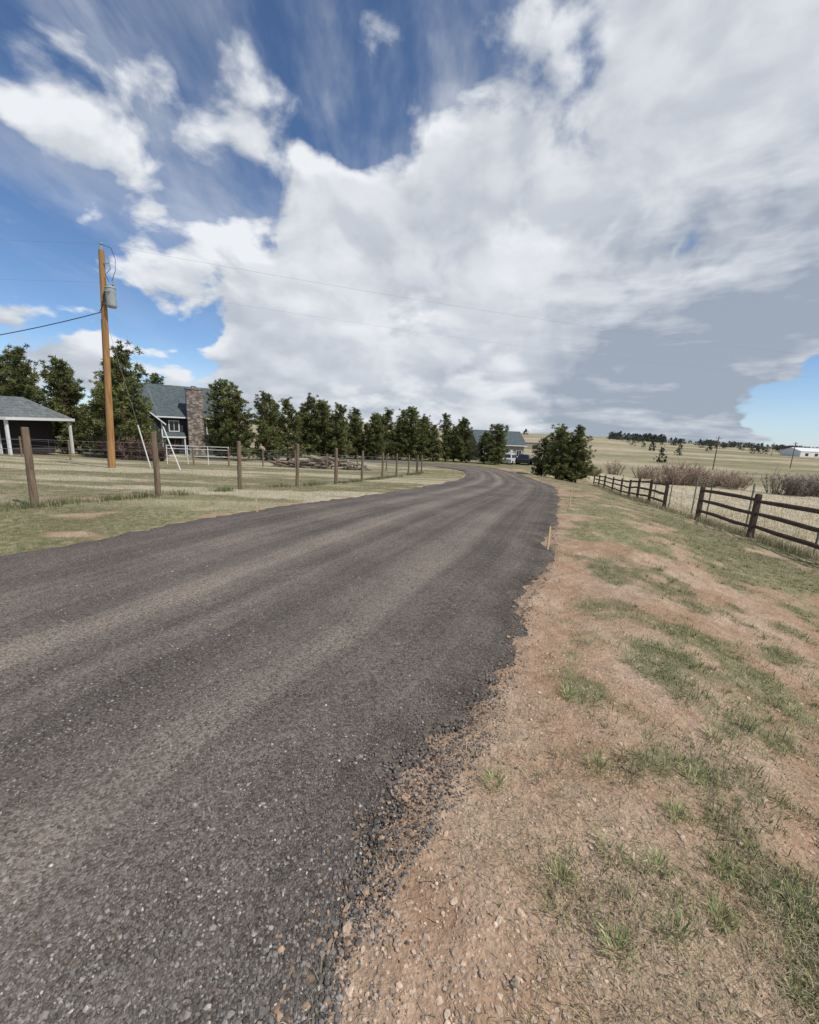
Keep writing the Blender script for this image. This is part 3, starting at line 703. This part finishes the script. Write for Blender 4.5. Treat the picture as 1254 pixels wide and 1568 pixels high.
for x, y in ((62, 46), (86, 118), (137, 150), (250, 290)):
    mb = MB(); z = Hs(x, y); h = 11 if x == 62 else 9.5
    mb.tube((0, 0, -.2), (0, 0, h*.5), .16, .14, 10); mb.tube((0, 0, h*.5), (.02, 0, h), .14, .11, 10); mb.box((0, 0, h-.6), (1.6, .12, .12))
    for a in (-.7, .7): mb.tube((a, 0, h-.54), (a, 0, h-.3), .04, .04, 6)
    mb.obj('utility_pole', [M_post], None, (x, y, z))

# ------------------------------------------------------------------ buildings
def gable_roof(mb, L, W, ze, zr, over=.4, th=.14, m=0):
    for s_ in (-1, 1):
        y1 = s_*(W/2+over); dz = (zr-ze)*over/(W/2)
        a = [(-L/2-over, y1, ze-dz), (L/2+over, y1, ze-dz), (L/2+over, 0, zr), (-L/2-over, 0, zr)]
        up = [(p[0], p[1], p[2]+th) for p in a]
        mb.poly(a if s_ > 0 else a[::-1], m); mb.poly(up if s_ < 0 else up[::-1], m)
        mb.poly([a[0], a[1], up[1], up[0]], m); mb.poly([a[1], a[2], up[2], up[1]], m); mb.poly([a[3], a[0], up[0], up[3]], m)
def gable_walls(mb, L, W, ze, zr, z0=0, m=0):
    x0, x1, y0, y1 = -L/2, L/2, -W/2, W/2
    mb.poly([(x0, y0, z0), (x1, y0, z0), (x1, y0, ze), (x0, y0, ze)], m); mb.poly([(x1, y1, z0), (x0, y1, z0), (x0, y1, ze), (x1, y1, ze)], m)
    mb.poly([(x0, y1, z0), (x0, y0, z0), (x0, y0, ze), (x0, 0, zr), (x0, y1, ze)], m); mb.poly([(x1, y0, z0), (x1, y1, z0), (x1, y1, ze), (x1, 0, zr), (x1, y0, ze)], m)
def window(mg, mt, x, y, z, w, h):
    mg.box((x, y-.02, z), (w, .03, h)); f = .1
    for s_ in (-1, 1): mt.box((x+s_*(w/2+f/2), y-.03, z), (f, .07, h+2*f)); mt.box((x, y-.031, z+s_*(h/2+f/2)), (w, .07, f))
    mt.box((x, y-.045, z), (.05, .03, h))
hx, hy = -30.2, 51.5; hz = Hs(hx, hy)-.2; hr = math.radians(34)
e = empty('grey_house_with_stone_chimney', (hx, hy, hz), hr)
w = MB(); r = MB(); tr_ = MB(); gl = MB(); ch = MB()
gable_walls(w, 10.5, 7.5, 5.0, 8.2); gable_roof(r, 10.5, 7.5, 5.05, 8.25, .5)
for s_ in (-1, 1):
    for x_ in (-5.8, 5.8): tr_.tube((x_, s_*4.28, 4.63), (x_, 0, 8.3), .07, .07, 4)
tr_.box((0, -4.3, 4.6), (11.5, .06, .16))
w.poly([(-4.6, -5.2, 0), (-1.0, -5.2, 0), (-1.0, -5.2, 4.0), (-2.8, -5.2, 5.6), (-4.6, -5.2, 4.0)]); w.poly([(-1.0, -5.2, 0), (-1.0, -3.7, 0), (-1.0, -3.7, 4.0), (-1.0, -5.2, 4.0)]); w.poly([(-4.6, -3.7, 0), (-4.6, -5.2, 0), (-4.6, -5.2, 4.0), (-4.6, -3.7, 4.0)])
for s_ in (-1, 1): r.poly([(-2.8, -5.6, 5.75), (-2.8, -3.0, 5.75), (-2.8+s_*2.2, -3.0, 3.8), (-2.8+s_*2.2, -5.6, 3.8)][::s_]); tr_.tube((-2.8, -5.62, 5.7), (-2.8+s_*2.2, -5.62, 3.75), .09, .09, 4)
window(gl, tr_, -2.8, -5.21, 2.9, 1.3, 1.3); window(gl, tr_, -2.8, -5.21, 1.0, 1.3, 1.0)
window(gl, tr_, 4.3, -3.76, 3.4, 1.0, 1.1); window(gl, tr_, .3, -3.76, 3.6, .9, 1.1)
for x_ in (-1.0, -4.6, 5.25, -5.25): tr_.box((x_, -5.22 if x_ in (-1.0, -4.6) else -3.77, 1.95 if x_ in (-1, -4.6) else 2.4), (.12, .08, 3.9 if x_ in (-1, -4.6) else 4.8))
r.poly([(-1.0, -3.75, 2.9), (-1.0, -5.4, 2.45), (1.3, -5.4, 2.45), (1.3, -3.75, 2.9)]); tr_.box((.15, -5.42, 2.38), (2.3, .06, .16))
tr_.box((1.2, -5.3, 1.2), (.12, .12, 2.4))
ch.box((2.5, -4.25, 3.9), (1.7, .95, 7.8)); ch.box((2.5, -4.25, 7.9), (1.85, 1.1, .16)); ch.box((2.5, -4.25, 8.1), (.5, .5, .25))
w.obj('walls', [M_siding], e); r.obj('roof', [M_roof], e); tr_.obj('trim', [M_white], e); gl.obj('windows', [M_glass], e); ch.obj('stone_chimney', [M_stone], e)
sx, sy = -34.6, 32.0; sz_ = Hs(sx, sy)-.05; e = empty('charcoal_shed', (sx, sy, sz_), math.radians(-4))
w = MB(); r = MB(); tr_ = MB(); gl = MB()
w.box((-.4, 0, 1.4), (11.2, 4.2, 2.8))
A = [(-6.6, -2.7, 2.8), (6.6, -2.7, 2.8), (6.6, 2.7, 2.8), (-6.6, 2.7, 2.8)]; Rg = [(-4.4, 0, 4.3), (5.2, 0, 4.3)]
r.poly([A[0], A[1], Rg[1], Rg[0]]); r.poly([A[2], A[3], Rg[0], Rg[1]]); r.poly([A[1], A[2], Rg[1]]); r.poly([A[3], A[0], Rg[0]]); r.poly(A[::-1])
tr_.box((0, -2.73, 2.73), (13.3, .05, .2)); tr_.box((6.63, 0, 2.73), (.05, 5.4, .2)); tr_.box((5.22, -2.12, 1.35), (.16, .08, 2.7))
for y_ in (-2.5, 2.5): tr_.box((6.35, y_, 1.35), (.15, .15, 2.7))
w.box((3.6, -2.13, 1.05), (1.1, .05, 2.1)); gl.box((1.2, -2.12, 1.3), (1.2, .03, 1.6))
w.obj('walls', [M_shedwall], e); r.obj('roof', [M_roof2], e); tr_.obj('trim', [M_white], e); gl.obj('windows', [M_glass], e)
gx_, gy_ = 15.4, 78; e = empty('tan_garage', (gx_, gy_, Hs(gx_, gy_)-.1), math.radians(8))
w = MB(); r = MB(); tr_ = MB(); gl = MB()
gable_walls(w, 8.6, 7, 3.2, 5.3); gable_roof(r, 8.6, 7, 3.25, 5.35, .4)
for x_ in (-2.3, 1.0): tr_.box((x_, -3.53, 1.15), (2.5, .06, 2.3))
for x_ in (-2.3, 1.0):
    for z_ in (.6, 1.15, 1.7): gl.box((x_, -3.57, z_), (2.45, .01, .02))
window(gl, tr_, 3.4, -3.5, 1.6, .9, 1.0); tr_.box((0, -3.93, 2.98), (9.5, .05, .16)); gl.box((4.33, 0, 1.6), (.04, 1.2, 1.0))
w.obj('walls', [M_tan], e); r.obj('roof', [M_roof], e); tr_.obj('trim_and_doors', [M_white], e); gl.obj('windows', [M_glass], e)
def barn(name, x, y, L, W, he, hr_, wm, rm, rz):
    e = empty(name, (x, y, Hs(x, y)-.2), rz); w = MB(); r = MB(); g = MB(); gable_walls(w, L, W, he, hr_); gable_roof(r, L, W, he+.05, hr_+.05, .3)
    for k in range(3): g.box((-L*.3+k*L*.3, -W/2-.03, he*.45), (L*.1, .06, he*.5))
    w.obj('walls', [wm], e); r.obj('roof', [rm], e); g.obj('doors', [M_glass], e)
barn('white_metal_barn', 300, 318, 30, 14, 4.2, 6.6, M_white, M_white, .2)
barn('ranch_house', 285, 560, 22, 10, 4, 7, M_tan, M_roof, .1)
barn('ranch_house', 322, 590, 18, 10, 4, 7, M_white, M_roof, -.2)
barn('ranch_house', 470, 600, 26, 10, 4, 6.5, M_white, M_roof2, .1)
barn('long_tan_barn', 62, 190, 26, 8, 3.4, 4.8, M_tan, M_tan, .1)

# ------------------------------------------------------------------ parked cars
def car(name, x, y, rz, pm, suv=True):
    e = empty(name, (x, y, Hs(x, y)), rz)
    hr_ = 1.72 if suv else 1.45
    prof = [(-2.25, .35), (2.2, .35), (2.28, .6), (2.2, .88), (1.1, 1.02), (.45, hr_-.08), (.1, hr_), (-1.75, hr_-.02), (-2.15, 1.05), (-2.3, .9)]
    b = MB(); n = len(prof)
    def wd(z): return .92 if z < 1.06 else .92-.22*(z-1.06)/(hr_-1.06)
    Lf = [(px_, -wd(pz_), pz_) for px_, pz_ in prof]; Rt = [(px_, wd(pz_), pz_) for px_, pz_ in prof]
    b.poly(Lf); b.poly(Rt[::-1])
    for i in range(n): j = (i+1) % n; b.poly([Lf[j], Lf[i], Rt[i], Rt[j]])
    g = MB()
    for s_ in (-1, 1):
        z1, z2 = 1.08, hr_-.12
        for x0, x1, x2, x3 in ((.85, -.35, -.35, .42), (-.45, -1.85, -1.65, -.45)):
            g.poly([(x0, s_*(wd(z1)+.012), z1), (x1, s_*(wd(z1)+.012), z1), (x2, s_*(wd(z2)+.012), z2), (x3, s_*(wd(z2)+.012), z2)])
    g.poly([(1.03, -.8, 1.07), (1.03, .8, 1.07), (.48, .68, hr_-.1), (.48, -.68, hr_-.1)]); g.poly([(-2.13, -.78, 1.12), (-2.13, .78, 1.12), (-1.82, .66, hr_-.1), (-1.82, -.66, hr_-.1)])
    wz = MB()
    for x_ in (-1.4, 1.4):
        for s_ in (-1, 1): wz.tube((x_, s_*.7, .34), (x_, s_*.95, .34), .34, .34, 16)
    b.obj('body', [pm], e); g.obj('glass', [M_glass], e); wz.obj('wheels', [M_tyre], e)
car('parked_suv', 15.6, 66, math.radians(60), M_carw); car('parked_suv', 18.2, 67, math.radians(70), M_card); car('parked_car', 20.6, 66.5, math.radians(100), M_carr, False)

# ------------------------------------------------------------------ sun + sky
S = Vector((.78, -.48, 0)).normalized(); el = math.radians(52)
S = Vector((S.x*math.cos(el), S.y*math.cos(el), math.sin(el)))
sl = bpy.data.lights.new('sun', 'SUN'); sl.energy = 3.8; sl.angle = math.radians(.53); sl.color = (1, .95, .87)
so = bpy.data.objects.new('sun', sl); so.rotation_euler = S.to_track_quat('Z', 'Y').to_euler(); link(so)
wd_ = bpy.data.worlds.new('World'); scene.world = wd_; wd_.use_nodes = True
t = NT(wd_.node_tree); bg = [n for n in t.n if n.type == 'BACKGROUND'][0]
sky = t.n.new('ShaderNodeTexSky'); sky.sky_type = 'NISHITA'; sky.sun_disc = False; sky.sun_elevation = el; sky.sun_rotation = math.atan2(S.x, S.y)
sky.air_density = 1.0; sky.dust_density = .5; sky.ozone_density = 1.6; sky.altitude = 1900
tc = t.n.new('ShaderNodeTexCoord'); D = t.vmath('NORMALIZE', tc.outputs['Generated']); ds = t.sep(D)
zc = t.math('ADD', t.math('MAXIMUM', ds[2], 0.0), .25)
P_ = t.comb(t.math('MULTIPLY', t.math('DIVIDE', ds[0], zc), 1.5), t.math('DIVIDE', ds[1], zc), 0.0)
zq = t.math('POWER', t.math('MAXIMUM', ds[2], 0.0), .8)
Q = t.comb(ds[0], ds[1], t.math('MULTIPLY', zq, 1.55))
wv = t.vmath('SCALE', t.vmath('SUBTRACT', t.noise(Q, 4.5, 4, .6, 0, 'Color'), (.5, .5, .5)), .28)
DW = t.vmath('NORMALIZE', t.vmath('ADD', D, wv))
def blob(v, wdeg, amp):
    c = Vector(v).normalized(); d = t.vmath('DOT_PRODUCT', DW, tuple(c))
    return t.mapr(d, math.cos(math.radians(wdeg)), 1.0, 0, amp)
bl = [((249, 725, 409), 20, .17), ((58, 683, 204), 24, .26), ((456, 696, 271), 24, .26), ((-231, 722, 398), 11, .12), ((-503, 726, 415), 12, .02), ((-551, 716, 364), 11, .05),
      ((-417, 703, 301), 10, .04), ((470, 769, 625), 14, .14), ((-110, 659, 87), 16, .20), ((323, 663, 108), 22, .22), ((-290, 680, 215), 12, .10), ((560, 680, 330), 18, .20), ((-600, 760, 640), 14, .02),
      ((-450, 669, 137), 6, .13), ((-600, 664, 100), 8, .12), ((-280, 655, 60), 12, .08), ((-60, 750, 640), 9, .07),
      ((-110, 760, 579), 14, -.10), ((-384, 735, 458), 9, -.07), ((-650, 693, 240), 10, -.10), ((180, 756, 600), 11, -.10), ((600, 654, 50), 8, -.28), ((-20, 726, 450), 8, -.09),
      ((-583, 681, 185), 9, -.10), ((-380, 655, 80), 8, -.10), ((560, 742, 560), 10, -.09)]
bias = None
for b_ in bl:
    v = blob(*b_); bias = v if bias is None else t.math('ADD', bias, v)
bias = t.math('MINIMUM', bias, .27)
def dens(q, det):
    a = t.noise(q, 5.6, det, .52, .25); b2 = t.noise(q, 2.0, 2, .5)
    return t.math('ADD', t.math('MULTIPLY', t.math('SUBTRACT', a, .5), 1.0), t.math('ADD', .40, t.math('MULTIPLY', b2, .42)))
d0 = dens(Q, 8)
qw = t.vmath('ADD', Q, t.vmath('SCALE', wv, .25))
puff = t.voro(qw, 11.0)
d0 = t.math('ADD', d0, t.mapr(puff, .1, .8, .045, -.045, False))
up_ = t.vmath('ADD', Q, (.018, 0.0, .045)); d1 = dens(up_, 4)
d = t.math('ADD', d0, bias)
lo = .595
hi = t.mapr(ds[2], .15, .60, .675, .79)
mask = t.mapr(d, lo, hi)
veil = t.noise(t.mapping(P_, (1.5, .8, 1)), 1.5, 6, .58, .3)
veil = t.math('MULTIPLY', t.mapr(t.math('ADD', veil, t.math('MULTIPLY', bias, .5)), .40, .72), t.mapr(ds[2], .15, .5, .08, .55))
mask = t.math('MAXIMUM', mask, veil)
lit = t.mapr(t.math('SUBTRACT', d0, d1), -.12, .16, 0, 1)
thick = t.mapr(d, .70, .95)
big = t.noise(t.mapping(P_, (.8, 1, 1)), 1.1, 3, .5)
litk = t.math('MULTIPLY', lit, t.mapr(thick, 0, 1, .70, .30))
shade = t.math('ADD', litk, t.math('ADD', t.mapr(thick, 0, 1, .40, .48), t.mapr(big, .35, .65, .15, -.14)), clamp=True)
c_ = Vector((500, 665, 115)).normalized(); lowr = t.mapr(t.vmath('DOT_PRODUCT', D, tuple(c_)), math.cos(math.radians(26)), 1.0, 0, .64)
lown = t.noise(t.mapping(Q, (1, 1, 3.2)), 3.0, 5, .6)
shade = t.math('SUBTRACT', shade, t.math('MULTIPLY', lowr, t.mapr(lown, .35, .6, .3, 1.15)))
shade = t.math('SUBTRACT', shade, t.mapr(ds[2], .0, .22, .14, 0), clamp=True)
cc = t.mix(shade, (3.5, 4.0, 4.8), (8.8, 9.0, 9.3))
haze = t.mapr(ds[2], 0.0, .16, .5, 0)
skyb = t.vmath('MULTIPLY', sky.outputs[0], (.95, 1.1, 1.25))
skyc = t.mix(haze, skyb, (5.6, 6.8, 8.3))
col = t.mix(t.math('MULTIPLY', mask, .96), skyc, cc)
t.put(bg.inputs['Color'], col); bg.inputs['Strength'].default_value = .1

# ------------------------------------------------------------------ camera
cam = bpy.data.cameras.new('camera'); cam.sensor_fit = 'HORIZONTAL'; cam.sensor_width = 36; cam.lens = 18.03; cam.clip_start = .05; cam.clip_end = 6000
co = bpy.data.objects.new('camera', cam); link(co)
co.matrix_world = Matrix.Translation((0, 0, 1.6)) @ Matrix.Rotation(math.radians(78.4), 4, 'X') @ Matrix.Rotation(math.radians(2.58), 4, 'Z')
scene.camera = co
